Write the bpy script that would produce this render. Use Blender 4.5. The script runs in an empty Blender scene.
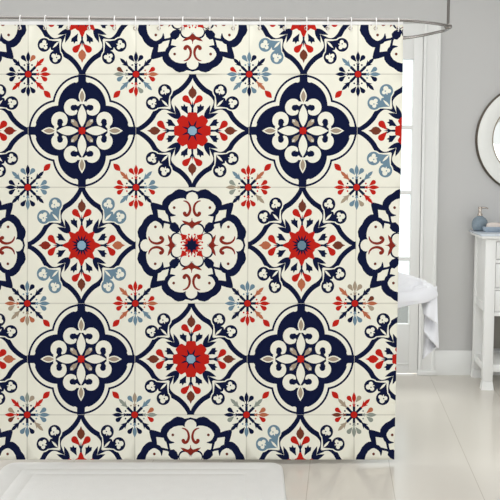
import bpy, bmesh, math, random
import numpy as np
from mathutils import Vector, Matrix
from mathutils.geometry import delaunay_2d_cdt

random.seed(7)
PI = math.pi
COL = bpy.context.scene.collection
SC = bpy.context.scene

# ---------------------------------------------------------------- camera
CAM_H, FPX = 1.24, 850.0
PITCH = math.atan(75.0 / FPX)
cam_d = bpy.data.cameras.new('camera'); cam = bpy.data.objects.new('camera', cam_d); COL.objects.link(cam)
cam_d.sensor_width = 36; cam_d.lens = FPX / 500 * 36
cam.location = (0, 0, CAM_H); cam.rotation_euler = (PI / 2 - PITCH, 0, 0)
SC.camera = cam

def ray(px, py):
    u = (px - 250) / FPX; v = (250 - py) / FPX
    return Vector((u, math.cos(PITCH) + v * math.sin(PITCH), -math.sin(PITCH) + v * math.cos(PITCH)))
def at(px, py, Y):                       # point of the photograph on the upright plane y = Y
    r = ray(px, py); return Vector((0, 0, CAM_H)) + r * (Y / r.y)
def at_z(px, py, z):                     # ... on the level plane z
    r = ray(px, py); return Vector((0, 0, CAM_H)) + r * ((z - CAM_H) / r.z)

# ---------------------------------------------------------------- materials
def lin(c):
    c = c / 255.0
    return c / 12.92 if c <= 0.04045 else ((c + 0.055) / 1.055) ** 2.4
def rgb(r, g, b): return (lin(r), lin(g), lin(b), 1)
def mat(name, col, rough=0.6, metal=0.0, var=0.03, scale=8.0, bump=0.0, bscale=200.0, spec=0.5, trans=0.0, coat=0.0):
    m = bpy.data.materials.new(name); m.use_nodes = True
    nt = m.node_tree; b = nt.nodes['Principled BSDF']
    b.inputs['Roughness'].default_value = rough; b.inputs['Metallic'].default_value = metal
    b.inputs['Specular IOR Level'].default_value = spec
    b.inputs['Transmission Weight'].default_value = trans
    b.inputs['Coat Weight'].default_value = coat
    tc = nt.nodes.new('ShaderNodeTexCoord')
    no = nt.nodes.new('ShaderNodeTexNoise'); no.inputs['Scale'].default_value = scale; no.inputs['Detail'].default_value = 4
    nt.links.new(tc.outputs['Object'], no.inputs['Vector'])
    mr = nt.nodes.new('ShaderNodeMapRange'); mr.inputs[3].default_value = 1 - var; mr.inputs[4].default_value = 1 + var
    nt.links.new(no.outputs['Fac'], mr.inputs[0])
    mx = nt.nodes.new('ShaderNodeVectorMath'); mx.operation = 'SCALE'
    mx.inputs[0].default_value = rgb(*col)[:3]
    nt.links.new(mr.outputs[0], mx.inputs['Scale'])
    nt.links.new(mx.outputs[0], b.inputs['Base Color'])
    if bump > 0:
        n2 = nt.nodes.new('ShaderNodeTexNoise'); n2.inputs['Scale'].default_value = bscale; n2.inputs['Detail'].default_value = 3
        nt.links.new(tc.outputs['Object'], n2.inputs['Vector'])
        bp = nt.nodes.new('ShaderNodeBump'); bp.inputs['Strength'].default_value = bump; bp.inputs['Distance'].default_value = 0.003
        nt.links.new(n2.outputs['Fac'], bp.inputs['Height']); nt.links.new(bp.outputs[0], b.inputs['Normal'])
    return m

M = dict(
    wall=mat('grey_paint', (201, 200, 198), 0.85, var=0.01, scale=2, bump=0.03, bscale=150, spec=0.25),
    ceiling=mat('white_ceiling_paint', (235, 235, 233), 0.9, var=0.01),
    trim=mat('white_gloss_paint', (235, 235, 232), 0.35, var=0.01, scale=3),
    chrome=mat('brushed_steel', (150, 146, 142), 0.25, 1.0, var=0.05, scale=30),
    darksteel=mat('dark_steel', (118, 114, 110), 0.3, 0.9, var=0.05, scale=30),
    ring=mat('white_ring_plastic', (246, 244, 242), 0.3, var=0.01),
    hem=mat('white_hem_cloth', (240, 238, 236), 0.85, var=0.015, scale=60, bump=0.1, bscale=600),
    tub=mat('white_enamel', (243, 243, 242), 0.15, var=0.005, coat=0.4),
    towel=mat('white_terry_cloth', (233, 233, 236), 0.95, var=0.015, scale=40, bump=0.35, bscale=500, spec=0.1),
    rug=mat('white_cotton_pile', (225, 224, 221), 0.95, var=0.035, scale=22, bump=0.45, bscale=260, spec=0.1),
    rugseam=mat('cotton_seam', (212, 206, 196), 0.95, var=0.05, scale=90, bump=0.4, bscale=500, spec=0.1),
    vanity=mat('white_satin_paint', (237, 237, 234), 0.4, var=0.01, scale=5),
    marble=mat('pale_blue_grey_stone', (205, 213, 222), 0.18, var=0.10, scale=14),
    bluecer=mat('blue_grey_ceramic', (126, 141, 152), 0.15, var=0.16, scale=90, bump=0.35, bscale=260),
    paleglass=mat('pale_blue_glass', (168, 182, 196), 0.15, var=0.15, scale=120, bump=0.4, bscale=300),
    nickel=mat('satin_nickel', (196, 186, 176), 0.25, 1.0, var=0.03),
    soap=mat('beige_soap', (226, 214, 206), 0.5, var=0.02),
    frame=mat('ivory_frame', (236, 236, 231), 0.45, var=0.02, scale=40, bump=0.1, bscale=200),
    bronze=mat('dark_bronze_edge', (92, 84, 74), 0.4, 0.6, var=0.06, scale=30),
    palebronze=mat('pale_bronze', (150, 138, 120), 0.4, 0.6, var=0.05, scale=30),
    mirror=mat('mirror_glass', (212, 212, 207), 0.03, 1.0, var=0.0),
    terrace=mat('grey_terrace_stone', (92, 92, 88), 0.8, var=0.06, scale=5),
    shadepanel=mat('shade_grey_panel', (122, 118, 110), 0.6, var=0.03, scale=10),  # grey darkened to carry the shade under the drawers
    dark=mat('dark_gap', (60, 58, 56), 0.8),
)
def glass_mat():
    m = bpy.data.materials.new('clear_window_glass'); m.use_nodes = True
    nt = m.node_tree; nt.nodes.remove(nt.nodes['Principled BSDF'])
    tr = nt.nodes.new('ShaderNodeBsdfTransparent'); tr.inputs[0].default_value = (.96, .985, .975, 1)
    gl_ = nt.nodes.new('ShaderNodeBsdfGlossy'); gl_.inputs['Roughness'].default_value = 0.02
    fr = nt.nodes.new('ShaderNodeFresnel'); fr.inputs['IOR'].default_value = 1.3
    mx = nt.nodes.new('ShaderNodeMixShader')
    nt.links.new(fr.outputs[0], mx.inputs[0]); nt.links.new(tr.outputs[0], mx.inputs[1]); nt.links.new(gl_.outputs[0], mx.inputs[2])
    nt.links.new(mx.outputs[0], nt.nodes['Material Output'].inputs['Surface'])
    return m
M['glass'] = glass_mat()

def floor_mat():
    m = mat('large_pale_tiles', (214, 208, 198), 0.2, var=0.035, scale=1.6, spec=0.5)
    nt = m.node_tree; b = nt.nodes['Principled BSDF']
    base = b.inputs['Base Color'].links[0].from_socket
    tc = nt.nodes.new('ShaderNodeTexCoord'); mp = nt.nodes.new('ShaderNodeMapping')
    mp.inputs['Rotation'].default_value = (0, 0, math.radians(6.1))
    nt.links.new(tc.outputs['Object'], mp.inputs['Vector'])
    br = nt.nodes.new('ShaderNodeTexBrick')
    br.inputs['Scale'].default_value = 1.0
    br.inputs['Brick Width'].default_value = 40.0; br.inputs['Row Height'].default_value = 0.34
    br.inputs['Mortar Size'].default_value = 0.0016; br.inputs['Mortar Smooth'].default_value = 0.2
    br.inputs['Color1'].default_value = (0, 0, 0, 1); br.inputs['Color2'].default_value = (0, 0, 0, 1); br.inputs['Mortar'].default_value = (1, 1, 1, 1)
    # rows must run along the view: swap axes
    mp.inputs['Rotation'].default_value = (0, 0, math.radians(90 + 6.1))
    mp.inputs['Location'].default_value = FLOOR_SHIFT
    nt.links.new(mp.outputs[0], br.inputs['Vector'])
    mx = nt.nodes.new('ShaderNodeMix'); mx.data_type = 'RGBA'
    nt.links.new(br.outputs['Color'], mx.inputs[0])
    nt.links.new(base, mx.inputs[6]); mx.inputs[7].default_value = rgb(188, 180, 167)
    nt.links.new(mx.outputs[2], b.inputs['Base Color'])
    return m
FLOOR_SHIFT = (0, 0, 0)

# ---------------------------------------------------------------- object helpers
def link(name, bm, m, parent=None, smooth=True, angle=35):
    me = bpy.data.meshes.new(name); bmesh.ops.recalc_face_normals(bm, faces=bm.faces)
    bm.to_mesh(me); bm.free()
    for mm in (m if isinstance(m, list) else [m]): me.materials.append(mm)
    o = bpy.data.objects.new(name, me); COL.objects.link(o)
    if smooth:
        me.shade_smooth()
        me.set_sharp_from_angle(angle=math.radians(angle))
    if parent:
        o.parent = parent
        o.matrix_parent_inverse = Matrix.Translation(parent.location).inverted()
    return o
def tag(o, label, cat, group=None):
    o['label'] = label; o['category'] = cat
    if group: o['group'] = group
    return o
def thing(name, label, cat, loc, group=None):
    o = bpy.data.objects.new(name, None); COL.objects.link(o); o.location = loc
    o.empty_display_size = 0.05
    return tag(o, label, cat, group)
def struct(name, bm, m, parent=None, **k):
    o = link(name, bm, m, parent, **k)
    if parent is None: o['kind'] = 'structure'
    return o

def box(bm, x0, x1, y0, y1, z0, z1, bev=0.0, seg=2):
    r = bmesh.ops.create_cube(bm, size=1)
    vs = r['verts']
    for v in vs:
        v.co = Vector(((x0 + x1) / 2 + v.co.x * (x1 - x0), (y0 + y1) / 2 + v.co.y * (y1 - y0), (z0 + z1) / 2 + v.co.z * (z1 - z0)))
    if bev > 0:
        es = list({e for v in vs for e in v.link_edges})
        bmesh.ops.bevel(bm, geom=es, offset=bev, segments=seg, profile=0.5, affect='EDGES')
def boxes(*bs, bev=0.0):
    bm = bmesh.new()
    for b in bs: box(bm, *b, bev=bev)
    return bm
def lathe(prof, center, n=40, axis='Z', cap=True):
    bm = bmesh.new(); rows = []
    for r, h in prof:
        row = []
        for k in range(n):
            a = 2 * PI * k / n
            if axis == 'Z': p = Vector((r * math.cos(a), r * math.sin(a), h))
            else: p = Vector((r * math.cos(a), -h, r * math.sin(a)))
            row.append(bm.verts.new(p + Vector(center)))
        rows.append(row)
    for a, b in zip(rows, rows[1:]):
        for k in range(n): bm.faces.new((a[k], a[(k + 1) % n], b[(k + 1) % n], b[k]))
    if cap:
        bm.faces.new(rows[0]); bm.faces.new(rows[-1])
    return bm
def tube(bm, pts, r, n=10, closed=False, caps=True):
    pts = [Vector(p) for p in pts]; N = len(pts); rows = []
    up = Vector((0, 0, 1)); prev = None
    for i, p in enumerate(pts):
        if closed: t = pts[(i + 1) % N] - pts[i - 1]
        else: t = pts[min(i + 1, N - 1)] - pts[max(i - 1, 0)]
        t.normalize()
        if prev is None:
            s = t.cross(up)
            if s.length < 1e-3: s = t.cross(Vector((1, 0, 0)))
        else: s = prev - t * prev.dot(t)
        s.normalize(); prev = s; w = s.cross(t)
        rr = r[i] if isinstance(r, (list, tuple)) else r
        rows.append([bm.verts.new(p + (s * math.cos(2 * PI * k / n) + w * math.sin(2 * PI * k / n)) * rr) for k in range(n)])
    m = N if closed else N - 1
    for i in range(m):
        a, b = rows[i], rows[(i + 1) % N]
        off = 0
        if closed and i == N - 1:
            off = min(range(n), key=lambda q: (a[0].co - b[q].co).length)
        for k in range(n):
            bm.faces.new((a[k], a[(k + 1) % n], b[(k + 1 + off) % n], b[(k + off) % n]))
    if caps and not closed:
        bm.faces.new(rows[0]); bm.faces.new(rows[-1])
def catmull(pts, n=8, closed=False):
    P = [np.array(p, float) for p in pts]; out = []; N = len(P)
    for i in range(N if closed else N - 1):
        if closed: p0, p1, p2, p3 = P[i - 1], P[i], P[(i + 1) % N], P[(i + 2) % N]
        else:
            p1, p2 = P[i], P[i + 1]
            p0 = P[i - 1] if i > 0 else 2 * p1 - p2
            p3 = P[i + 2] if i + 2 < N else 2 * p2 - p1
        for k in range(n):
            t = k / n
            out.append(0.5 * ((2 * p1) + (-p0 + p2) * t + (2 * p0 - 5 * p1 + 4 * p2 - p3) * t * t + (-p0 + 3 * p1 - 3 * p2 + p3) * t ** 3))
    if not closed: out.append(P[-1])
    return out

# ================================================================ room
WALL_Y = at_z(452, 374.5, 0).y
XL, XR, YF, ZC = -2.7, 2.5, -1.6, 2.75
# door opening on the back wall
dr = at(420.5, 200, WALL_Y).x            # right side of the door leaf
dl = dr - 0.92
dt = at(420, 36.5, WALL_Y).z               # top of the leaf
cas_r = at(439.0, 100, WALL_Y).x         # right outside of the casing
cas_t = at(425, 24, WALL_Y).z
cw = cas_r - dr

W = WALL_Y
struct('wall_back', boxes((XL, dl, W, W + .15, 0, ZC), (dr, XR, W, W + .15, 0, ZC), (dl, dr, W, W + .15, dt, ZC)), M['wall'], smooth=False)
struct('wall_left', boxes((XL - .1, XL, YF, W + .15, 0, ZC)), M['wall'], smooth=False)
struct('wall_right', boxes((XR, XR + .1, YF, W + .15, 0, ZC)), M['wall'], smooth=False)
struct('ceiling', boxes((XL - .1, XR + .1, YF, W + .15, ZC, ZC + .1)), M['ceiling'], smooth=False)

# tile rows run 6.1 degrees off the view; place one joint through the seam seen right of the curtain
ang = math.radians(6.1)
def rowcoord(p):   # second coordinate after the mapping rotation of 90 + 6.1 degrees
    a = math.radians(90 + 6.1); return p.x * math.sin(a) + p.y * math.cos(a)
seam = at_z(454.4, 431.6, 0)
FLOOR_SHIFT = (0, -rowcoord(seam) + 0.34 * 6, 0)
M['floor'] = floor_mat()
struct('floor', boxes((XL - .1, XR + .1, YF, W + .15, -.1, 0)), M['floor'], smooth=False)
struct('ground', boxes((-3, 5, W + .15, 8.9, -.12, -.02)), M['terrace'], smooth=False)

# skirting with a moulded top
def skirting(x0, x1):
    bm = bmesh.new(); h = at(450, 350.5, W).z
    prof = [(0, 0), (-.018, 0), (-.018, h - .03), (-.012, h - .02), (-.010, h - .008), (-.004, h), (0, h)]
    a = [bm.verts.new((x0, W + p[0], p[1])) for p in prof]; b = [bm.verts.new((x1, W + p[0], p[1])) for p in prof]
    for i in range(len(prof)):
        j = (i + 1) % len(prof); bm.faces.new((a[i], a[j], b[j], b[i]))
    bm.faces.new(a); bm.faces.new(b)
    return bm
struct('baseboard_back', skirting(cas_r - .004, XR), M['trim'])
struct('baseboard_left', skirting(XL, dl - cw), M['trim'])

# moulded door casing
bm = bmesh.new()
def casing_leg(bm, xin, xout, z0, z1):
    s = 1 if xout > xin else -1
    w = abs(xout - xin)
    prof = [(0, .0), (0, -.020), (.006, -.027), (.014, -.027), (.020, -.021), (.030, -.018), (w - .020, -.016), (w - .014, -.025), (w - .003, -.025), (w, -.020), (w, 0)]
    a = [bm.verts.new((xin + s * p[0], W + p[1], z0)) for p in prof]; b = [bm.verts.new((xin + s * p[0], W + p[1], z1)) for p in prof]
    for i in range(len(prof)):
        j = (i + 1) % len(prof); bm.faces.new((a[i], a[j], b[j], b[i]))
    bm.faces.new(a); bm.faces.new(b)
casing_leg(bm, dr, cas_r, 0, cas_t)
casing_leg(bm, dl, dl - cw, 0, cas_t)
box(bm, dl, dr, W - .018, W, dt, cas_t, .003)
box(bm, dr - .004, cas_r + .004, W - .030, W, 0, .03, .003)
struct('trim_1', bm, M['trim'], angle=25)

# glazed door
gr = at(411.3, 120, W + .03).x
gl = dl + (dr - gr)
gy = [at(405, y, W + .03).z for y in (60, 127.5, 192.5, 258.5, 323)]
DY0, DY1 = W - .014, W + .03
bm = boxes((gr, dr - .003, DY0, DY1, .012, dt - .003), (dl + .003, gl, DY0, DY1, .012, dt - .003),
           (gl, gr, DY0, DY1, gy[0], dt - .003), bev=.003)
zb = at(405, 363, W).z                   # top of the plinth rail
box(bm, gl, gr, DY0, DY1, zb, gy[4], .003)
box(bm, gl, gr, DY0, DY1, .012, zb - .0, .003)
box(bm, gl + .0, gr - .0, DY0 - .008, DY0 + .004, zb - .006, zb + .004, .002)
door = struct('door_1', bm, M['trim'], angle=25)
bm = bmesh.new()
for z in gy[1:4]: box(bm, gl, gr, DY0 + .004, DY1 - .004, z - .011, z + .011, .003)
for k in (1, 2):
    x = gl + (gr - gl) * k / 3
    box(bm, x - .011, x + .011, DY0 + .006, DY1 - .006, gy[4], gy[0], .003)
link('glazing_bars', bm, M['trim'], door)
bm = boxes((gl, gr, W + .006, W + .012, gy[4], gy[0]))
link('glass', bm, M['glass'], door, smooth=False)
bm = lathe([(.0, 0), (.024, 0), (.024, .006), (.009, .01), (.009, .04), (.02, .045), (.026, .06), (.02, .07), (.0, .073)], (dl + .03, DY0, 1.0), 24, axis='Y', cap=False)
link('door_knob', bm, M['nickel'], door)

# ================================================================ hoop rail
ROD_Z = at(205, 19.0, 3.55).z
def rail(px, py): return at_z(px, py, ROD_Z)
front_px = [(-45, 17.0), (0, 17.3), (100, 18.1), (205, 19.0), (300, 19.3), (350, 19.6), (404, 20.3), (428, 22.6), (442, 24.6), (449.5, 26.2), (450.5, 27.4), (447, 29.6), (440, 31.6), (404, 38.2)]
pts = [rail(*p) for p in front_px]
pts += [Vector((.40, 4.24, ROD_Z)), Vector((.1, 4.33, ROD_Z)), Vector((-.4, 4.36, ROD_Z)), Vector((-.9, 4.33, ROD_Z)), Vector((-1.3, 4.2, ROD_Z)), Vector((-1.52, 3.95, ROD_Z)), Vector((-1.46, 3.65, ROD_Z))]
pl = [Vector(p) for p in catmull(pts, 8, closed=True)]
tip = rail(448.0, 26.2)
rod = thing('shower_curtain_rail', 'oval steel shower rail hanging from the ceiling with the patterned curtain hooked on', 'curtain rail', (tip.x, tip.y, ROD_Z))
bm = bmesh.new(); tube(bm, pl, .0064, 12, closed=True); link('hoop', bm, M['chrome'], rod)
bm = bmesh.new(); tube(bm, [tip + Vector((0, 0, .0)), Vector((tip.x, tip.y, ZC))], .0062, 12); link('ceiling_support', bm, M['darksteel'], rod)
link('flange', lathe([(.012, -.022), (.03, -.010), (.034, 0)], (tip.x, tip.y, ZC), 24), M['chrome'], rod)
bm = bmesh.new(); tube(bm, [tip + Vector((-.012, -.004, -.002)), tip + Vector((.0, .0, .0)), tip + Vector((.012, .006, 0))], [.010, .013, .010], 12)
link('support_joint', bm, M['chrome'], rod)

# depth of the curtain follows the rail above it
fx = [p[0] for p in front_px[:7]]; fy = [rail(*p).y for p in front_px[:7]]
def depth(px): return float(np.interp(px, fx, fy))

# ================================================================ printed curtain
# print colours
PC = dict(C=(236, 233, 218), N=(5, 16, 53), R=(188, 30, 19), K=(134, 40, 28), B=(106, 133, 150), L=(139, 170, 191), T=(164, 147, 126),
          O=(182, 103, 72), W=(112, 55, 38), G=(141, 147, 137), E=(213, 209, 195))
KEYS = list(PC)
pm = [mat('print_' + {'C': 'cream', 'N': 'navy', 'R': 'red', 'K': 'rust', 'B': 'dusty_blue', 'L': 'light_blue', 'T': 'taupe', 'O': 'terracotta', 'W': 'brown', 'G': 'sage', 'E': 'tile_joint'}[k],
          PC[k], 0.75, var=0.02 if k == 'C' else 0.05, scale=25, bump=0.06, bscale=700, spec=0.12) for k in KEYS]

def circ(c, r, n=18, key=None):
    return [(c[0] + r * math.cos(2 * PI * k / n), c[1] + r * math.sin(2 * PI * k / n)) for k in range(n)]
def lens(p0, p1, w, n=7, bias=0.5):
    p0 = np.array(p0, float); p1 = np.array(p1, float); d = p1 - p0; L = np.linalg.norm(d); t = d / L; s = np.array((-t[1], t[0]))
    a = []; b = []
    for k in range(n + 1):
        q = k / n; qq = q ** (math.log(.5) / math.log(bias)); h = math.sin(PI * qq) * w
        a.append(p0 + d * q + s * h)
        if 0 < k < n: b.append(p0 + d * q - s * h)
    return [tuple(p) for p in a + b[::-1]]
def drop(p0, p1, r, n=12):
    p0 = np.array(p0, float); p1 = np.array(p1, float); d = p1 - p0; a0 = math.atan2(d[1], d[0])
    c = p1 - d / np.linalg.norm(d) * r
    out = [tuple(p0)]
    for k in range(n + 1):
        a = a0 - 1.9 + 3.8 * k / n; out.append((c[0] + r * math.cos(a), c[1] + r * math.sin(a)))
    return out
def stroke(pts, ws, n=5, round_ends=(False, False)):
    P = catmull(pts, n); Wd = [float(np.interp(i / n, range(len(ws)), ws)) / 2 for i in range(len(P))]
    a = []; b = []
    for i, p in enumerate(P):
        t = P[min(i + 1, len(P) - 1)] - P[max(i - 1, 0)]; t = t / (np.linalg.norm(t) + 1e-9); s = np.array((-t[1], t[0]))
        a.append(tuple(p + s * Wd[i])); b.append(tuple(p - s * Wd[i]))
    return a + b[::-1]
def rot4(lst):
    out = []
    for k in range(4):
        c, s = [(1, 0), (0, 1), (-1, 0), (0, -1)][k]
        for key, p in lst: out.append((key, [(x * c - y * s, x * s + y * c) for x, y in p]))
    return out
def mirx(lst): return [(k, [(-x, y) for x, y in p]) for k, p in lst]
def dia(lst): return [(k, [(y, x) for x, y in p]) for k, p in lst]
def d8(lst): return rot4(lst + mirx(lst))
def foil(c, r, n=26):
    """outline of four overlapping lobes"""
    t = (2 * c + math.sqrt(max(0, 4 * c * c - 8 * (c * c - r * r)))) / 4
    a0 = math.atan2(t - c, t); out = []
    for k in range(4):
        for q in range(n):
            a = a0 + (PI - 2 * a0) * q / (n - 1)
            x, y = r * math.cos(a), c + r * math.sin(a)
            cs, sn = [(1, 0), (0, 1), (-1, 0), (0, -1)][k]
            out.append((x * cs - y * sn, x * sn + y * cs))
    return out

def motif_Q():
    L = [('N', foil(.44, .55)), ('C', foil(.44, .514)), ('N', foil(.435, .445))]
    L += rot4([('N', [(-.072, .84), (.072, .84), (.072, .995), (-.072, .995)])])
    # the navy field keeps white nicks beside each bar
    L += d8([('C', lens((.074, .868), (.15, .86), .014, 5))])
    # white scrolls
    cx, cy, r = .174, .412, .1
    path = [(.012, .475), (.045, .492)]; ws = [.012, .05]
    for k, a in enumerate((140, 105, 70, 35, 0, -35, -70, -100)):
        path.append((cx + r * math.cos(math.radians(a)), cy + r * math.sin(math.radians(a)))); ws.append([.092, .106, .118, .124, .124, .116, .1, .08][k])
    path += [(.128, .318), (.112, .345), (.122, .378)]; ws += [.06, .056, .03]
    L += d8([('C', stroke(path, ws, 4))])
    L += d8([('N', circ((.128, .412), .05, 12))])
    L += rot4([('N', lens((0, .02), (0, .475), .108, 9)), ('C', lens((0, .055), (0, .468), .08, 9))])
    L += rot4([('C', lens((0, .462), (0, .755), .062, 9)), ('T', lens((0, .5), (0, .715), .041, 8))])
    # diagonal navy stars and taupe petals
    L += rot4([('N', [(.16, .16), (.155, .235), (.205, .21), (.235, .265), (.25, .25), (.265, .235), (.21, .205), (.235, .155)])])
    L += rot4([('N', [(.02, .02), (.06, .17), (.13, .235), (.21, .21), (.235, .13), (.17, .06)]),
               ('T', [(.06, .06), (.095, .155), (.15, .205), (.2, .2), (.205, .15), (.155, .095)]),
               ('E', [(.15, .15), (.16, .195), (.2, .2), (.195, .16)])])
    L += rot4([('C', lens((0, .06), (0, .468), .078, 9))])
    L += [('N', circ((0, 0), .078, 16))]
    L += [('R', [(rr * math.cos(2 * PI * k / 16), rr * math.sin(2 * PI * k / 16)) for k in range(16) for rr in [(.085 if k % 2 == 0 else .055)]])]
    L += rot4([('R', lens((.58, .58), (.712, .712), .052, 7))])
    return L

def motif_F(curl=('N', 'N', 'N', 'N'), leaf=('W', 'W', 'W', 'W'), eye='L', pointed=False):
    """curl and leaf colours run top right, top left, bottom left, bottom right / top, left, bottom, right"""
    L = []
    half = [('N', stroke([(.012, 1.0), (.045, .92), (.12, .815), (.22, .72), (.325, .655), (.40, .565), (.408, .475), (.365, .39), (.315, .32)],
                         [.08, .082, .086, .088, .088, .084, .074, .055, .02], 4))]
    L += d8(half)
    L += rot4([('N', [(-.07, 1), (0, .86), (.07, 1)]), ('C', [(-.028, .86), (0, .93), (.028, .86)])])
    # curls at the four corners
    for q, ck in enumerate(curl):
        c1, c2 = (.49, .705), (.705, .49)
        body = [(.425, .425), (.42, .53), (.405, .63), (.47, .61), (.575, .575), (.61, .47), (.63, .405), (.53, .42)]
        g = [('C', [(.38, .38), (.395, .54), (.39, .66), (.48, .64), (.60, .60), (.64, .48), (.66, .39), (.54, .395)])]
        g += [('C', circ(c, .143, 20)) for c in (c1, c2)]
        g += [(ck, body)]
        for c, (ox, oy) in ((c1, (-1, 1)), (c2, (1, -1))):
            g += [(ck, circ(c, .121, 20))]
            d = np.array((c[0] - .42, c[1] - .42)); d /= np.linalg.norm(d); s = np.array((-d[1], d[0])); cc = np.array(c)
            g += [('C', circ(cc + d * .042, .047, 12)), ('C', circ(cc - d * .014 + s * .046, .038, 12)), ('C', circ(cc - d * .014 - s * .046, .038, 12)),
                  ('C', circ(cc + d * .004, .026, 10)), ('C', lens(cc - d * .075, cc + d * .0, .014, 5))]
            g += [(ck, circ(cc + s * .018 + d * .0, .013, 7))]
        g += [('C', lens((.425, .425), (.545, .545), .02, 5))]
        cs, sn = [(1, 0), (0, 1), (-1, 0), (0, -1)][q]
        L += [(k, [(x * cs - y * sn, x * sn + y * cs) for x, y in p]) for k, p in g]
    # blade leaves where the strokes meet
    L += d8([('N', lens((.215, .20), (.315, .455), .042, 7, .42))])
    L += rot4([('N', lens((.30, .30), (.40, .40), .016, 5))])
    # small buds beside the flower
    L += d8([('N', [(.075, .29), (.088, .38), (.082, .432), (.118, .43), (.148, .475), (.162, .435), (.205, .44), (.196, .378), (.15, .345)])])
    # palmettes
    for q, lk in enumerate(leaf):
        g = [('N', [(-.022, .30), (-.012, .46), (0, .53), (.012, .46), (.022, .30)]),
             ('N', stroke([(0, .40), (.03, .46), (.055, .52)], [.026, .024, .014], 3)), ('N', stroke([(0, .40), (-.03, .46), (-.055, .52)], [.026, .024, .014], 3)),
             ('R', drop((.010, .465), (.165, .61), .06)), ('R', drop((-.010, .465), (-.165, .61), .06)),
             (lk, [(0, .565), (.056, .615), (.075, .668), (.058, .722), (.024, .75), (0, .805), (-.024, .75), (-.058, .722), (-.075, .668), (-.056, .615)])]
        cs, sn = [(1, 0), (0, 1), (-1, 0), (0, -1)][q]
        L += [(k, [(x * cs - y * sn, x * sn + y * cs) for x, y in p]) for k, p in g]
    # rosette
    ros = []
    for k in range(96):
        a = 2 * PI * k / 96
        if pointed: r = .278 + .044 * math.cos(8 * a) + .018 * math.cos(16 * a) + .012 * math.cos(4 * a)
        else: r = .312 + .026 * math.cos(8 * a) - .020 * math.cos(16 * a) + .006 * math.cos(24 * a)
        ros.append((r * math.cos(a), r * math.sin(a)))
    L += [('R', ros)]
    for k in range(8):
        a = 2 * PI * (k + .5) / 8; c, s = math.cos(a), math.sin(a)
        L += [('N', lens((.06 * c, .06 * s), (.20 * c, .20 * s), .017, 5, .35))]
        if pointed:
            a = 2 * PI * k / 8; c, s = math.cos(a), math.sin(a)
            L += [('N', lens((.06 * c, .06 * s), (.165 * c, .165 * s), .02, 5, .35))]
    L += [('N', circ((0, 0), .098, 16)), (eye, [(.076 * (1 + .1 * (k % 2)) * math.cos(2 * PI * k / 16), .076 * (1 + .1 * (k % 2)) * math.sin(2 * PI * k / 16)) for k in range(16)])]
    return L

def motif_L():
    out = [(0, .955), (.055, .94), (.105, .93), (.15, .955), (.235, .97), (.30, .945), (.36, .895), (.44, .855), (.50, .795), (.53, .745), (.535, .695), (.62, .722), (.70, .74), (.735, .735)]
    o8 = out + [(y, x) for x, y in out[-2::-1]][1:] if False else out + [(y, x) for x, y in out[:-1][::-1]]
    ring = []
    for k in range(4):
        cs, sn = [(1, 0), (0, 1), (-1, 0), (0, -1)][3 - k]
        cs, sn = [(1, 0), (0, -1), (-1, 0), (0, 1)][k]
        ring += [(x * cs - y * sn, x * sn + y * cs) for x, y in o8[:-1]]
    L = [('N', ring)]
    # cream lobes
    lobe = [(0, .40), (0, .92), (.055, .905), (.095, .865), (.105, .82), (.098, .79), (.15, .812), (.22, .81), (.30, .79), (.37, .745), (.415, .68), (.425, .61), (.40, .545), (.39, .46), (.34, .36), (.20, .24), (0, .1)]
    L += d8([('C', lobe)])
    L += d8([('C', [(.0, 0), (.0, .3), (.36, .36), (.3, 0)])])
    # kite between the lobes
    L += rot4([('N', [(.36, .36), (.40, .60), (.47, .60), (.60, .47), (.60, .40)]), ('C', [(.405, .405), (.452, .595), (.615, .615), (.595, .452)])])
    # hooks
    L += d8([('N', stroke([(.455, .635), (.43, .572), (.375, .525), (.29, .518)], [.07, .08, .06, .012], 5))])
    # leaf on the diagonal
    L += d8([('N', stroke([(.43, .60), (.405, .5), (.372, .372)], [.02, .016, .02], 3))])
    L += rot4([('N', [(.385, .385), (.30, .40), (.245, .35), (.215, .275), (.225, .225), (.275, .215), (.35, .245), (.40, .30)])])
    # inner beads
    L += d8([('N', circ((.118, .278), .104, 18))])
    L += d8([('C', circ((.108, .262), .092, 18))])
    # scrolls, dots and three-armed sprigs
    L += d8([('K', stroke([(.14, .545), (.10, .515), (.055, .545), (.032, .62), (.052, .705), (.10, .752), (.155, .768)], [.055, .052, .05, .044, .036, .03, .014], 4)),
             ('K', circ((.130, .55), .034, 12)), ('W', circ((.318, .65), .025, 10))])
    L += rot4([('K', [(0, .285), (.04, .335), (.1, .355), (.15, .39), (.185, .43), (.12, .42), (.05, .395), (.02, .41), (0, .455), (-.02, .41), (-.05, .395), (-.12, .42), (-.185, .43), (-.15, .39), (-.1, .355), (-.04, .335)])])
    L += rot4([('K', [(-.006, .28), (-.006, .47), (.006, .47), (.006, .28)])])
    # centre
    L += [('R', [(rr * math.cos(2 * PI * k / 32), rr * math.sin(2 * PI * k / 32)) for k in range(32) for rr in [(.19 if k % 2 == 0 else .115)]])]
    L += d8([('R', circ((.135, .165), .022, 8)), ('R', circ((.165, .105), .018, 8)), ('R', circ((.052, .185), .018, 8))])
    L += rot4([('R', lens((.05, .05), (.205, .205), .04, 5))])
    L += [('N', [(rr * math.cos(2 * PI * k / 16), rr * math.sin(2 * PI * k / 16)) for k in range(16) for rr in [(.14 if k % 4 == 0 else .115 if k % 4 == 2 else .08)]])]
    L += d8([('C', circ((.092, .125), .012, 6))])
    return L

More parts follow.
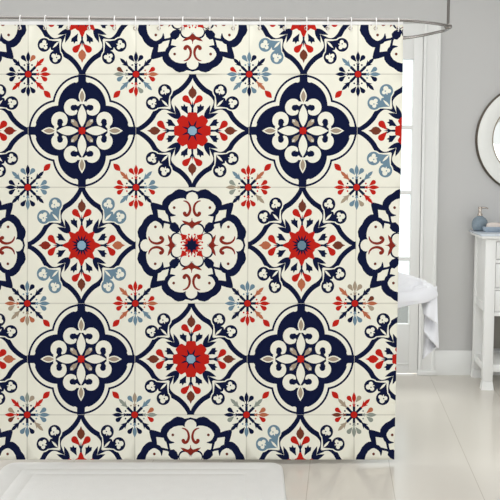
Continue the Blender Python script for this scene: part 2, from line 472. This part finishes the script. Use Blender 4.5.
# starburst, in photograph pixels about its centre
def burst(N, E, S, Wt, diag):
    L = []
    def turn(g, a):
        c, s = math.cos(a), math.sin(a)
        return [(k, [(x * c - y * s, x * s + y * c) for x, y in p]) for k, p in g]
    # local frame: along +y outward; arms (first, mid, last) run left to right as seen facing outward
    for arm, a in ((N, 0), (E, -PI / 2), (S, PI), (Wt, PI / 2)):
        l, m, r = arm
        if a == PI: l, r = r, l
        if a == PI / 2: l, r = r, l
        g = [('N', [(-1.15, 2), (-1.3, 8.6), (1.3, 8.6), (1.15, 2)]),
             (m, [(-.55, 8), (-1.9, 11.4), (-.5, 10.4), (-.6, 12.8), (.6, 12.8), (.5, 10.4), (1.9, 11.4), (.55, 8)]),
             (l, drop((-1.5, 12.2), (-6.5, 18.7), 2.3, 10)), (r, drop((1.5, 12.2), (6.5, 18.7), 2.3, 10)),
             (m, lens((0, 12), (0, 22.8), 2.05, 7, .45))]
        L += turn(g, a)
    for k, a in zip(diag, (-PI / 4, -3 * PI / 4, 3 * PI / 4, PI / 4)):
        g = [('N', [(-1.15, 2), (-1.4, 10.4), (1.4, 10.4), (1.15, 2)]),
             (k, [(-.7, 10), (-.9, 12.2), (-3.3, 16.9), (-1.5, 15.8), (-1.7, 18.6), (-1.2, 20.6), (0, 22.8), (1.2, 20.6), (1.7, 18.6), (1.5, 15.8), (3.3, 16.9), (.9, 12.2), (.7, 10)])]
        L += turn(g, a)
    mids = [N[1], E[1], S[1], Wt[1]]
    for i in range(8):
        a = PI / 8 + i * PI / 4
        if i % 2 == 0 or True:
            c = (9.9 * math.sin(a), 9.9 * math.cos(a))
            L += [(mids[((i + 1) // 2) % 4] if i % 3 else 'N', circ(c, .95, 6))]
    L += [('N', circ((0, 0), 4.0, 14)), ('R', circ((0, 0), 3.3, 12))]
    return L

VX = [[28.2, 136.0, 249.2, 358.0], [27.8, 136.0, 248.3, 356.7], [27.3, 135.3, 247.5, 354.9], [27.2, 134.7, 246.5, 354.0]]
VY = [74.2, 187.3, 303.4, 414.8]
def V(i, j):
    def rowx(j):
        r = VX[min(max(j, 0), 3)]
        return [r[0] - 112] + r + [r[3] + 112]
    if j < 0: y = VY[0] - 115
    elif j > 3: y = VY[3] + 115
    else: y = VY[j]
    return np.array((rowx(j)[i + 1], y))

BD = {  # N, E, S, W arms and NE, SE, SW, NW darts of every star
    (0, 0): ('NNO', 'RRR', 'NNN', 'NNN', 'RRRN'), (1, 0): ('NNN', 'ROR', 'RRG', 'WGB', 'NBBN'), (2, 0): ('BBN', 'BBB', 'BNB', 'RBB', 'NOBN'), (3, 0): ('NNN', 'BBN', 'NNN', 'NNN', 'NNNB'),
    (0, 1): ('BNB', 'BBB', 'NBN', 'NNN', 'NNNB'), (1, 1): ('RRR', 'BBR', 'RRR', 'RRR', 'BNBO'), (2, 1): ('RRR', 'RRR', 'RRR', 'GTG', 'OTNB'), (3, 1): ('BBB', 'RRR', 'BBT', 'RRR', 'BRTO'),
    (0, 2): ('NBN', 'BBB', 'OTO', 'WOT', 'NNTN'), (1, 2): ('RRR', 'ROR', 'BBB', 'RRR', 'NBOO'), (2, 2): ('BBB', 'RRR', 'RRR', 'BBB', 'OONN'), (3, 2): ('TTT', 'WOT', 'NBB', 'RRR', 'NONO'),
    (0, 3): ('BGT', 'BBB', 'BBN', 'TRW', 'RTNR'), (1, 3): ('BTB', 'OGR', 'NBN', 'NNN', 'BNNG'), (2, 3): ('NNN', 'OOR', 'NBN', 'NNG', 'GNNG'), (3, 3): ('RRT', 'OGG', 'GGG', 'RWR', 'RNTT')}
CURL = {(0, 1): 'BBBB', (2, -1): 'NNBN', (3, 0): 'BBBB', (2, 3): 'NBNN'}
LEAF = {(0, 1): 'WKWO', (2, 1): 'WOOW', (1, 0): 'WWWW', (1, 2): 'WWWW', (0, -1): 'WWOW', (3, 2): 'WROW', (3, 0): 'WWWW', (-1, 0): 'WWWK', (-1, 2): 'WWWO'}

TOP, BOT = 24.3, 459.6
def right_edge(y): return float(np.interp(y, [19, 30, 70, 131, 245, 340, 460], [403.2, 403.1, 402.8, 401.8, 399.0, 396.9, 394.3]))
LEFT = -36.0

def inside(poly, P):
    """nonzero winding of many points"""
    x, y = P[:, 0], P[:, 1]; w = np.zeros(len(P), int)
    q = np.array(poly); r = np.roll(q, -1, 0)
    for (x0, y0), (x1, y1) in zip(q, r):
        cr = (x1 - x0) * (y - y0) - (x - x0) * (y1 - y0)
        w += ((y0 <= y) & (y1 > y) & (cr > 0)).astype(int) - ((y0 > y) & (y1 <= y) & (cr < 0)).astype(int)
    return w != 0

def wave(px, py):
    t = min(max((py - 20) / 440, 0), 1)
    return .0028 * math.sin(px / 23.8 * PI + .6) * (1 - .5 * t) + .003 * math.sin(px * .047 + py * .006 + 1) * t

def curtain_point(px, py, off=0.0):
    return at(px, py, depth(px) + wave(px, py) + off)

tri_v = []; tri_f = []; tri_m = []
for i in range(-1, 4):
    for j in range(-1, 4):
        a, b, c, d = V(i, j), V(i + 1, j), V(i + 1, j + 1), V(i, j + 1)
        def warp(p):
            u = (p[0] + 1) / 2; v = (1 - p[1]) / 2
            return (a * (1 - u) + b * u) * (1 - v) + (d * (1 - u) + c * u) * v
        if j % 2 == 0: kind = 'Q' if i % 2 == 0 else 'F'
        else: kind = 'L' if i % 2 else 'F'
        if kind == 'Q': ml = motif_Q()
        elif kind == 'L': ml = motif_L()
        else:
            ml = motif_F(CURL.get((i, j), 'NNNN'), LEAF.get((i, j), 'WWWW'), 'B' if (i, j) == (2, 1) else 'L', j % 2 != 0)
        polys = []
        e = .011
        for s in ([(-1, -1.0), (1, -1.0), (1, -1 + e), (-1, -1 + e)], [(-1, 1 - e), (1, 1 - e), (1, 1), (-1, 1)], [(-1, -1), (-1 + e, -1), (-1 + e, 1), (-1, 1)], [(1 - e, -1), (1, -1), (1, 1), (1 - e, 1)]):
            polys.append(('E', [warp(p) for p in s]))
        polys += [(k, [warp(p) for p in pl_]) for k, pl_ in ml]
        for vi in (i, i + 1):
            for vj in (j, j + 1):
                bd = BD.get((vi, vj)) or BD[((vi + 2) % 4, (vj + 1) % 4)]
                o = V(vi, vj)
                polys += [(k, [o + np.array((x, -y)) for x, y in p]) for k, p in burst(*bd)]
        # clip box of the cell on the curtain
        cell = [a, b, c, d]
        lo = np.min(cell, 0); hi = np.max(cell, 0)
        vs = []; es = []
        def ring_edges(p):
            k0 = len(vs)
            vs.extend(Vector((float(q[0]), float(q[1]))) for q in p)
            n = len(p); es.extend((k0 + q, k0 + (q + 1) % n) for q in range(n))
        keep = []
        for k, p in polys:
            p = np.array(p)
            if p[:, 0].max() < lo[0] or p[:, 0].min() > hi[0] or p[:, 1].max() < lo[1] or p[:, 1].min() > hi[1]: continue
            if p[:, 1].max() < TOP or p[:, 1].min() > BOT or p[:, 0].max() < LEFT or p[:, 0].min() > 405: continue
            keep.append((k, p)); ring_edges(p)
        ring_edges(cell)
        ye = np.linspace(TOP, BOT, 25)
        k0 = len(vs); vs.extend(Vector((right_edge(y), y)) for y in ye); es.extend((k0 + q, k0 + q + 1) for q in range(24))
        for y in (TOP, BOT):
            k0 = len(vs); vs.extend((Vector((float(lo[0]) - 3, y)), Vector((float(hi[0]) + 3, y)))); es.append((k0, k0 + 1))
        k0 = len(vs); vs.extend((Vector((LEFT, float(lo[1]) - 3)), Vector((LEFT, float(hi[1]) + 3)))); es.append((k0, k0 + 1))
        # a light lattice so the soft waves of the cloth shade evenly
        for u in range(1, 14): vs.extend(Vector(tuple(warp((-1 + 2 * u / 14, -1 + 2 * v / 14)))) for v in range(1, 14))
        ov, oe, of, _, _, _ = delaunay_2d_cdt(vs, es, [], 0, 1e-4, False)
        if not of: continue
        A = np.array([(v.x, v.y) for v in ov]); F = np.array([list(f)[:3] for f in of])
        cen = A[F].mean(1)
        ok = inside(cell, cen) & (cen[:, 1] > TOP) & (cen[:, 1] < BOT) & (cen[:, 0] > LEFT)
        ok &= cen[:, 0] < np.array([right_edge(y) for y in cen[:, 1]])
        F = F[ok]; cen = cen[ok]; colr = np.zeros(len(F), int)
        for k, p in keep:
            mn, mxx = p.min(0), p.max(0)
            idx = np.where((cen[:, 0] >= mn[0]) & (cen[:, 0] <= mxx[0]) & (cen[:, 1] >= mn[1]) & (cen[:, 1] <= mxx[1]))[0]
            if len(idx): colr[idx[inside(p, cen[idx])]] = KEYS.index(k)
        base = len(tri_v); tri_v.extend(map(tuple, A)); tri_f.extend((F + base).tolist()); tri_m.extend(colr.tolist())

# weld, lift onto the hanging cloth
weld = {}; remap = []; nv = []
used = set(v for f in tri_f for v in f)
for q, (x, y) in enumerate(tri_v):
    if q not in used: remap.append(-1); continue
    k = (round(x, 2), round(y, 2))
    if k not in weld: weld[k] = len(nv); nv.append((x, y))
    remap.append(weld[k])
faces = []; fm = []
seen = set()
for f, m in zip(tri_f, tri_m):
    g = tuple(remap[q] for q in f)
    if len(set(g)) < 3: continue
    s = tuple(sorted(g))
    if s in seen: continue
    seen.add(s); (x0, y0), (x1, y1), (x2, y2) = (nv[q] for q in g)
    if (x1 - x0) * (y2 - y0) - (x2 - x0) * (y1 - y0) > 0: g = g[::-1]
    faces.append(g[::-1]); fm.append(m)
me = bpy.data.meshes.new('shower_curtain'); me.from_pydata([curtain_point(*p) for p in nv], [], faces)
for m in pm: me.materials.append(m)
me.polygons.foreach_set('material_index', fm); me.shade_smooth(); me.update()
curtain = bpy.data.objects.new('shower_curtain', me); COL.objects.link(curtain)
tag(curtain, 'large shower curtain printed with navy, red and cream tile motifs hanging from the oval rail', 'shower curtain')
sd = curtain.modifiers.new('cloth_thickness', 'SOLIDIFY'); sd.thickness = .0012; sd.offset = 1.0

# white top hem
bm = bmesh.new(); rows = []
xs = np.linspace(LEFT, 403.1, 150)
prof = [(24.8, -.0012), (24.0, -.0022), (21.9, -.0022), (21.4, 0), (21.9, .0022), (24.0, .0022), (24.8, .0026)]
for x in xs: rows.append([bm.verts.new(curtain_point(float(x), y, o)) for y, o in prof])
for a, b in zip(rows, rows[1:]):
    for k in range(len(prof)):
        k2 = (k + 1) % len(prof); bm.faces.new((a[k], a[k2], b[k2], b[k]))
bm.faces.new(rows[0]); bm.faces.new(rows[-1])
link('top_hem', bm, M['hem'], curtain)

# eyelets and rings
ring_x = [-28, -4, 20.4, 45.6, 68.6, 89.6, 114.8, 135.6, 159.4, 183.2, 209.8, 233.6, 260.3, 285, 306.6, 328, 351, 376, 398.5]
ordn = ['first', 'second', 'third', 'fourth', 'fifth', 'sixth', 'seventh', 'eighth', 'ninth', 'tenth', 'eleventh', 'twelfth', 'thirteenth', 'fourteenth', 'fifteenth', 'sixteenth', 'seventeenth', 'eighteenth', 'nineteenth']
EY = 28.2
p0 = curtain_point(200, EY)
eyelet0 = None; ring0 = None
for q, x in enumerate(ring_x):
    ex = min(x - .6, 399.0)
    c = curtain_point(ex, EY)
    if eyelet0 is None:
        bm = bmesh.new(); n = 16
        tube(bm, [(.0062 * math.cos(2 * PI * k / n), 0, .0062 * math.sin(2 * PI * k / n)) for k in range(n)], .0022, 8, closed=True)
        eyelet0 = link('eyelet', bm, M['nickel'], curtain)
        e = eyelet0
    else:
        e = eyelet0.copy(); COL.objects.link(e); e.parent = curtain
    e.matrix_parent_inverse = Matrix(); e.location = c + Vector((0, -.0004, 0))
    # ring: slender closed loop over the rail and through the eyelet
    ra = rail(x, float(np.interp(x, [p[0] for p in front_px[:7]], [p[1] for p in front_px[:7]])))
    if ring0 is None:
        bm = bmesh.new(); zc = (ROD_Z + .0085 - (c.z - .001)); H = zc
        n = 28; loop = []
        for k in range(n):
            a = 2 * PI * k / n
            zz = .0085 - H / 2 + (H / 2) * math.sin(a); wd = .0130 if zz > -.012 else .0130 * (1 - .35 * ((-.012 - zz) / H))
            loop.append((0, wd * math.copysign(abs(math.cos(a)) ** .8, math.cos(a)), zz))
        tube(bm, loop, .0021, 8, closed=True)
        ring0 = link('curtain_ring', bm, M['ring'])
        r = ring0
    else:
        r = ring0.copy(); COL.objects.link(r)
    r.location = (ra.x, ra.y, ROD_Z); r.rotation_euler = (0, 0, math.radians([-3, 6, 2, -5, 4, 0][q % 6]))
    k = len(ring_x) - 1 - q
    tag(r, 'slim white curtain ring, %s from the right-hand edge of the printed curtain' % ordn[k] if k else 'slim white curtain ring nearest the right-hand edge of the printed curtain', 'curtain ring', 'white curtain rings on the rail')

# ================================================================ bathtub behind the curtain
TC = Vector((.065, 4.0, 0)); TA, TB = .80, .355
TZ = CAM_H - (290 - 175) / FPX * 4.0 + .006
def se(a, A, B, n=2.5):
    c, s = math.cos(a), math.sin(a)
    return Vector((A * math.copysign(abs(c) ** (2 / n), c), B * math.copysign(abs(s) ** (2 / n), s), 0))
tub = thing('bathtub', 'white freestanding bathtub with flared rim standing behind the patterned curtain', 'bathtub', (TC.x, TC.y, 0))
prof = [(-.36, -.19, .10), (-.345, -.16, .12), (-.30, -.10, .22), (-.255, -.105, .36), (-.20, -.085, .50), (-.165, -.07, .60), (-.15, -.06, TZ - .026), (-.04, -.004, TZ - .014), (-.02, -.01, TZ - .006),
        (-.125, -.05, TZ - .02), (-.20, -.09, .56), (-.29, -.125, .40), (-.37, -.15, .27), (-.46, -.18, .21)]
bm = bmesh.new(); rows = []; n = 72
for da, db, z in prof: rows.append([bm.verts.new(TC + se(2 * PI * k / n, TA + da, TB + db) + Vector((0, 0, z))) for k in range(n)])
for a, b in zip(rows, rows[1:]):
    for k in range(n): bm.faces.new((a[k], a[(k + 1) % n], b[(k + 1) % n], b[k]))
bm.faces.new(rows[0]); bm.faces.new(rows[-1])
link('hull', bm, M['tub'], tub, angle=60)
bm = bmesh.new(); tube(bm, [TC + se(2 * PI * k / n, TA - .022, TB - .022) + Vector((0, 0, TZ - .012)) for k in range(n)], .018, 12, closed=True)
link('rolled_rim', bm, M['tub'], tub)
for sx, sy in ((-.36, -.12), (-.36, .12), (.34, -.12), (.34, .12)):
    bm = bmesh.new()
    x, y = TC.x + sx, TC.y + sy
    tube(bm, [(x, y, .15), (x + .03 * (1 if sx > 0 else -1), y, .10), (x + .045 * (1 if sx > 0 else -1), y, .05), (x + .03 * (1 if sx > 0 else -1), y, .02), (x + .035 * (1 if sx > 0 else -1), y, .0)], [.04, .034, .024, .022, .03], 12)
    link('foot', bm, M['tub'], tub)

# ================================================================ towel over the tub end
EYE = Vector((0, 0, CAM_H))
CREASE = [ray(x, y).normalized() for x, y in catmull([(411, 289.5), (412.8, 286.8), (416, 284.4), (420, 283.4), (423.5, 283.6)], 8)]
bm = bmesh.new(); rows = []
NU, NV = 130, 80
a_lo, a_hi = -1.36, 1.0
for iu in range(NU + 1):
    u = iu / NU; a = a_lo + (a_hi - a_lo) * u
    rim = se(a, TA - .022, TB - .022); n1 = (se(a + .02, TA, TB) - se(a - .02, TA, TB)).normalized(); nrm = Vector((n1.y, -n1.x, 0))
    # outside length: short along the front, long at the end of the tub
    k = 0.0
    Lout = .004 + .045 * min(max((-a - .35) / .9, 0), 1) + .003 * math.sin(a * 11)
    row = []
    for iv in range(NV + 1):
        v = iv / NV
        s = -.20 + v * (.20 + .06 + Lout)     # distance across the rim; the crest lies at s = 0..0.06
        rip = math.sin(a * 13 + 1.0) * .5 + math.sin(a * 23 + s * 9 + .6) * .35
        if s < 0:                              # lying inside, bunched
            off = s * .85; z = TZ + .010 + .046 * math.exp(-((s + .07) / .065) ** 2) * (.75 + .3 * rip) - .22 * max(0, -s - .10)
            z += .012 * math.sin(a * 7 + s * 40)
        elif s < .06:
            t = s / .06 * PI / 2
            off = .036 * math.sin(t); z = TZ - .022 + .040 * math.cos(t) + .004 * rip
        else:
            d = s - .06
            off = .036 + .009 * rip * min(1, .3 + d * 6) ; z = TZ - .022 - d
            off -= .02 * min(d / .1, 1) * (1 - k)
        p = TC + rim + nrm * off; p.z = z
        # one pressed crease across the top fold: distance of the cloth from the sight line of the crease
        if s < .05:
            dc = min(((p - EYE) - q * (p - EYE).dot(q)).length for q in CREASE)
            p.z -= .013 * math.exp(-(dc / .0055) ** 2)
        row.append(bm.verts.new(p))
    rows.append(row)
for a, b in zip(rows, rows[1:]):
    for k in range(NV): bm.faces.new((a[k], a[k + 1], b[k + 1], b[k]))
# the loose corner falls from under the rim in a cascade of folds
KEYP = [((420, 297.5), (436.5, 286.0), 3.88), ((421.5, 304), (437, 303), 3.83), ((423.5, 313.5), (437.6, 323.5), 3.775), ((424, 310.5), (437.4, 319.5), 3.83), ((424.2, 316), (437.6, 327), 3.845), ((423.8, 331.5), (438.4, 347.5), 3.765),
        ((424, 328), (438.2, 342.5), 3.82), ((424, 336), (438.2, 343), 3.84), ((422.8, 359), (437.4, 346.5), 3.80)]
rows = []
for ic in range(25):
    c = ic / 24
    key = [at(l[0] * (1 - c) + r[0] * c, l[1] * (1 - c) + r[1] * c, Y + .012 * math.sin(c * 7 + q * 1.3) + .05 * (c - .3) ** 2) for q, (l, r, Y) in enumerate(KEYP)]
    rows.append([bm.verts.new(Vector(p)) for p in catmull(key, 7)])
for a, b in zip(rows, rows[1:]):
    for q in range(len(a) - 1): bm.faces.new((a[q], a[q + 1], b[q + 1], b[q]))
tw = link('bath_towel', bm, M['towel'], angle=180)
tag(tw, 'white bath towel draped over the tub end beside the glazed door', 'towel')
sd = tw.modifiers.new('cloth_thickness', 'SOLIDIFY'); sd.thickness = .006; sd.offset = 0

# ================================================================ bath mat
mx0 = at_z(-8, 478, .02).x; mx1 = at_z(284.5, 478, .02).x; my1 = at_z(200, 461.5, .02).y; my0 = my1 - .78
mc = Vector(((mx0 + mx1) / 2, (my0 + my1) / 2, 0)); hw, hd = (mx1 - mx0) / 2, (my1 - my0) / 2
def rrect(hw, hd, r, z, n=8):
    out = []
    for cx, cy, a0 in ((hw - r, hd - r, 0), (-hw + r, hd - r, PI / 2), (-hw + r, -hd + r, PI), (hw - r, -hd + r, 3 * PI / 2)):
        for k in range(n + 1):
            a = a0 + PI / 2 * k / n; out.append(mc + Vector((cx + r * math.cos(a), cy + r * math.sin(a), z)))
    return out
def rings_mesh(levels):
    bm = bmesh.new(); rows = [[bm.verts.new(p) for p in rrect(hw + d, hd + d, max(.06 + d, .02), z)] for d, z in levels]
    n = len(rows[0])
    for a, b in zip(rows, rows[1:]):
        for k in range(n): bm.faces.new((a[k], a[(k + 1) % n], b[(k + 1) % n], b[k]))
    bm.faces.new(rows[0]); bm.faces.new(rows[-1])
    return bm
rug = thing('bath_mat', 'white rectangular bath mat with stitched border lying on the floor below the curtain', 'bath mat', mc)
link('pile', rings_mesh([(-.004, 0), (0, .006), (-.004, .015), (-.014, .021), (-.03, .023), (-.09, .023), (-.094, .0208), (-.099, .0208), (-.104, .0235), (-.15, .0235), (-.154, .0208), (-.159, .0208), (-.165, .024), (-.2, .0245)]), M['rug'], rug, angle=60)
for d in (-.0965, -.1565):
    bm = bmesh.new(); tube(bm, [p for p in rrect(hw + d, hd + d, max(.06 + d, .02), .0187)], .0017, 6, closed=True)
    link('seam', bm, M['rugseam'], rug)

# ================================================================ vanity
VYB = W - .03                            # back
VYF = at_z(488, 390, 0).y                 # front of the front leg
vx = at(483.5, 340, VYF).x                # left side
VW = .80
vz_t = CAM_H - (229.8 - 175) / FPX * 5.18 # counter top
van = thing('vanity', 'white painted washstand with drawers and an open lower shelf against the grey wall', 'vanity', (vx, VYF, 0))
pw = .058                                 # post width
z_dr = at(490, 316, VYF).z                # underside of the drawer box
z_sa = at(484, 312.5, VYF).z
z_sh1 = at(490, 365, VYF).z; z_sh0 = at(490, 372.5, VYF).z
for x0, fr in ((vx, 1), (vx + VW - pw, 1), (vx, 0), (vx + VW - pw, 0)):
    y0 = VYF if fr else VYB - pw * .8
    bm = bmesh.new()
    box(bm, x0, x0 + pw, y0, y0 + pw * .8, .05, vz_t - .03, .004)
    # flared bracket foot
    sx = -1 if x0 == vx else 1
    r = bmesh.ops.create_cube(bm, size=1)
    for v in r['verts']:
        top = v.co.z > 0
        ex = .0 if top else .006
        v.co = Vector((x0 + pw / 2 + v.co.x * (pw + 2 * ex), y0 + pw * .4 + v.co.y * (pw * .8 + 2 * ex), .05 if top else .0))
    link('leg', bm, M['vanity'], van, angle=30)
bm = bmesh.new()
# drawer box carcass with side panels, apron and rails
box(bm, vx + .012, vx + .03, VYF + .03, VYB - .03, z_sa, vz_t - .03, .002)
box(bm, vx + VW - .03, vx + VW - .012, VYF + .03, VYB - .03, z_sa, vz_t - .03, .002)
box(bm, vx + .006, vx + .02, VYF + .045, VYB - .045, z_sa, z_sa + .05, .003)
box(bm, vx + .03, vx + VW - .03, VYB - .03, VYB - .015, z_dr, vz_t - .03, .002)
box(bm, vx + .03, vx + VW - .03, VYF + .02, VYB - .02, z_dr, z_dr + .018, .002)
zr = [at(496, y, VYF + .006).z for y in (238.5, 241.5, 259.6, 263.2, 288.2, 290.2, 312.2, 316)]
for k in range(0, 8, 2): box(bm, vx + pw, vx + VW - pw, VYF + .006, VYF + .03, zr[k + 1], zr[k], .001)
xm = vx + pw + (VW - 2 * pw) * .5
box(bm, xm - .012, xm + .012, VYF + .006, VYF + .03, zr[7], zr[0], .001)
link('carcass', bm, M['vanity'], van, angle=30)
for cx0, cx1 in ((vx + pw + .003, xm - .015), (xm + .015, vx + VW - pw - .003)):
    for k in (1, 3, 5):
        bm = bmesh.new(); box(bm, cx0, cx1, VYF + .008, VYF + .03, zr[k + 1] + .003, zr[k] - .003, .002)
        dw = link('drawer', bm, M['vanity'], van, angle=30)
        kb = lathe([(.006, 0), (.006, .012), (.014, .018), (.015, .024), (.008, .029)], ((cx0 + cx1) / 2, VYF + .008, (zr[k] + zr[k + 1]) / 2), 20, axis='Y')
        link('knob', kb, M['nickel'], dw)
bm = boxes((vx - .026, vx + VW + .014, VYF - .02, VYB + .006, vz_t - .028, vz_t - .006), bev=.006)
link('moulding', bm, M['vanity'], van)
bm = boxes((vx - .034, vx + VW + .020, VYF - .026, VYB + .008, vz_t - .012, vz_t), bev=.004)
link('countertop', bm, M['marble'], van)
bm = bmesh.new(); box(bm, vx + .006, vx + VW - .006, VYF + .012, VYB - .012, z_sh0, z_sh1, .004)
link('shelf', bm, M['vanity'], van)
bm = bmesh.new(); box(bm, vx + pw * .9, vx + VW - pw * .9, VYB - .022, VYB - .012, z_sh1 + .03, z_dr, .001)  # added dark sheet in place of the shaded wall behind the legs
link('shade_panel', bm, M['shadepanel'], van)

bpy.context.view_layer.update()
van.rotation_euler = (0, 0, math.radians(-4.6))       # stands a little askew to the wall

# ---------------------------------------------------------------- on the counter
dp = at_z(480, 228.6, vz_t); dp.z = vz_t; dp.y = min(dp.y, W - .1); dp.x = (480 - 250) / FPX * dp.y
sc = dp.y / FPX * 1.0
disp = thing('soap_dispenser', 'round blue-grey ceramic soap dispenser with silver pump on the washstand top', 'soap dispenser', dp)
R = 8.0 * sc
prof = [(R * .62, 0), (R * .78, .004), (R * .97, .022), (R, .040), (R * .94, .058), (R * .74, .074), (R * .48, .083), (R * .36, .088)]
link('bottle', lathe(prof, dp, 36), M['bluecer'], disp)
link('collar', lathe([(.0135, .0875), (.0155, .090), (.0155, .097), (.0115, .103), (.0095, .108), (.0095, .128), (.012, .130), (.012, .140), (.010, .144)], dp, 24), M['nickel'], disp)
bm = bmesh.new(); tube(bm, [dp + Vector((0, 0, .137)), dp + Vector((.025, -.003, .138)), dp + Vector((.042, -.005, .136)), dp + Vector((.046, -.0055, .130))], [.0058, .005, .0042, .0035], 12)
link('spout', bm, M['nickel'], disp)

sp = Vector(((493.5 - 250) / FPX * (dp.y - .10), dp.y - .10, vz_t))
dish = thing('soap_dish', 'pale blue-grey glass soap dish beside the round soap dispenser', 'soap dish', sp)
bm = bmesh.new(); n = 40; rows = []
for k_, z in ((.78, 0), (.9, .006), (1, .03), (.94, .03), (.84, .012), (.3, .010)):
    rows.append([bm.verts.new(sp + se(2 * PI * q / n, .062 * k_, .042 * k_, 2.6) + Vector((0, 0, z))) for q in range(n)])
for a, b in zip(rows, rows[1:]):
    for q in range(n): bm.faces.new((a[q], a[(q + 1) % n], b[(q + 1) % n], b[q]))
bm.faces.new(rows[0]); bm.faces.new(rows[-1])
link('bowl', bm, M['paleglass'], dish)
bm = bmesh.new(); rows = []
sb = sp + Vector((.006, 0, .0125))
for k_, z in ((.7, 0), (.92, .006), (1, .018), (.95, .032), (.7, .040), (.3, .042)):
    rows.append([bm.verts.new(sb + se(2 * PI * q / n, .046 * k_, .028 * k_, 3) + Vector((0, 0, z))) for q in range(n)])
for a, b in zip(rows, rows[1:]):
    for q in range(n): bm.faces.new((a[q], a[(q + 1) % n], b[(q + 1) % n], b[q]))
bm.faces.new(rows[0]); bm.faces.new(rows[-1])
tag(link('soap_bar', bm, M['soap']), 'beige bar of soap lying in the pale glass soap dish', 'soap')

# ---------------------------------------------------------------- round mirror on the wall
mcen = at(531, 139, W - .02); mcen.y = W
mr = 54.0 / FPX * W
mir = thing('wall_mirror', 'round mirror in a wide ivory frame hanging on the grey wall above the washstand', 'mirror', mcen)
ri = 38.0 / FPX * W
link('frame', lathe([(mr - .004, 0), (mr - .002, .020), (mr - .010, .026), (mr - .05, .032), (ri + .014, .030), (ri + .002, .026), (ri, .012)], mcen, 96, axis='Y', cap=False), M['frame'], mir, angle=50)
link('outer_rim', lathe([(mr - .006, 0.0), (mr + .003, 0.0), (mr + .003, .022), (mr - .003, .0255), (mr - .006, .024), (mr - .006, 0)], mcen, 96, axis='Y', cap=False), M['bronze'], mir)
link('inner_rim', lathe([(ri - .002, .012), (ri - .002, .028), (ri + .001, .030), (ri + .004, .029), (ri + .004, .012), (ri - .002, .012)], mcen, 96, axis='Y', cap=False), M['palebronze'], mir)
link('glass', lathe([(ri, .012), (ri - .012, .015), (.001, .015)], mcen, 96, axis='Y'), M['mirror'], mir)

# ================================================================ light
def area(name, loc, rot, sx, sy, power, col=(1, 1, 1)):
    l = bpy.data.lights.new(name, 'AREA'); l.shape = 'RECTANGLE'; l.size = sx; l.size_y = sy; l.energy = power; l.color = col
    o = bpy.data.objects.new(name, l); COL.objects.link(o); o.location = loc; o.rotation_euler = rot
    return o
area('ceiling_fill', (.2, 2.9, ZC - .02), (0, 0, 0), 3.0, 2.8, 34, (.97, .985, 1))  # added overhead fill, no fitting in view; balances wall against curtain
area('low_front_fill', (.8, YF + .1, .75), (PI / 2, 0, 0), 2.8, 1.3, 20, (.96, .98, 1))  # added low fill from the open front, lifts the lower back wall
area('left_fill', (XL + .03, 4.2, .7), (0, -PI / 2, 0), 1.2, 1.7, 28, (.96, .98, 1))  # added fill at the left wall, no window there; brightens behind the curtain
area('right_fill', (XR - .03, 3.0, .85), (0, PI / 2, 0), 1.1, 1.8, 8, (.96, .98, 1))  # added weak fill at the right wall for wall base and floor, no window
sl = bpy.data.lights.new('sun', 'SUN'); sl.energy = 4.0; sl.angle = math.radians(35); sl.color = (1, .985, .96)
so = bpy.data.objects.new('sun', sl); COL.objects.link(so)
so.rotation_euler = Vector((.30, -.62, -.66)).to_track_quat('-Z', 'Y').to_euler(); so.location = (0, 8, 6)
wd = bpy.data.worlds.new('daylight'); SC.world = wd; wd.use_nodes = True
nt = wd.node_tree; bg = nt.nodes['Background']
bg.inputs['Color'].default_value = (.93, .97, 1, 1); bg.inputs['Strength'].default_value = 1.35

SC.view_settings.view_transform = 'Standard'; SC.view_settings.look = 'None'; SC.view_settings.gamma = 1; SC.view_settings.use_curve_mapping = False
SC.view_settings.exposure = 0.15
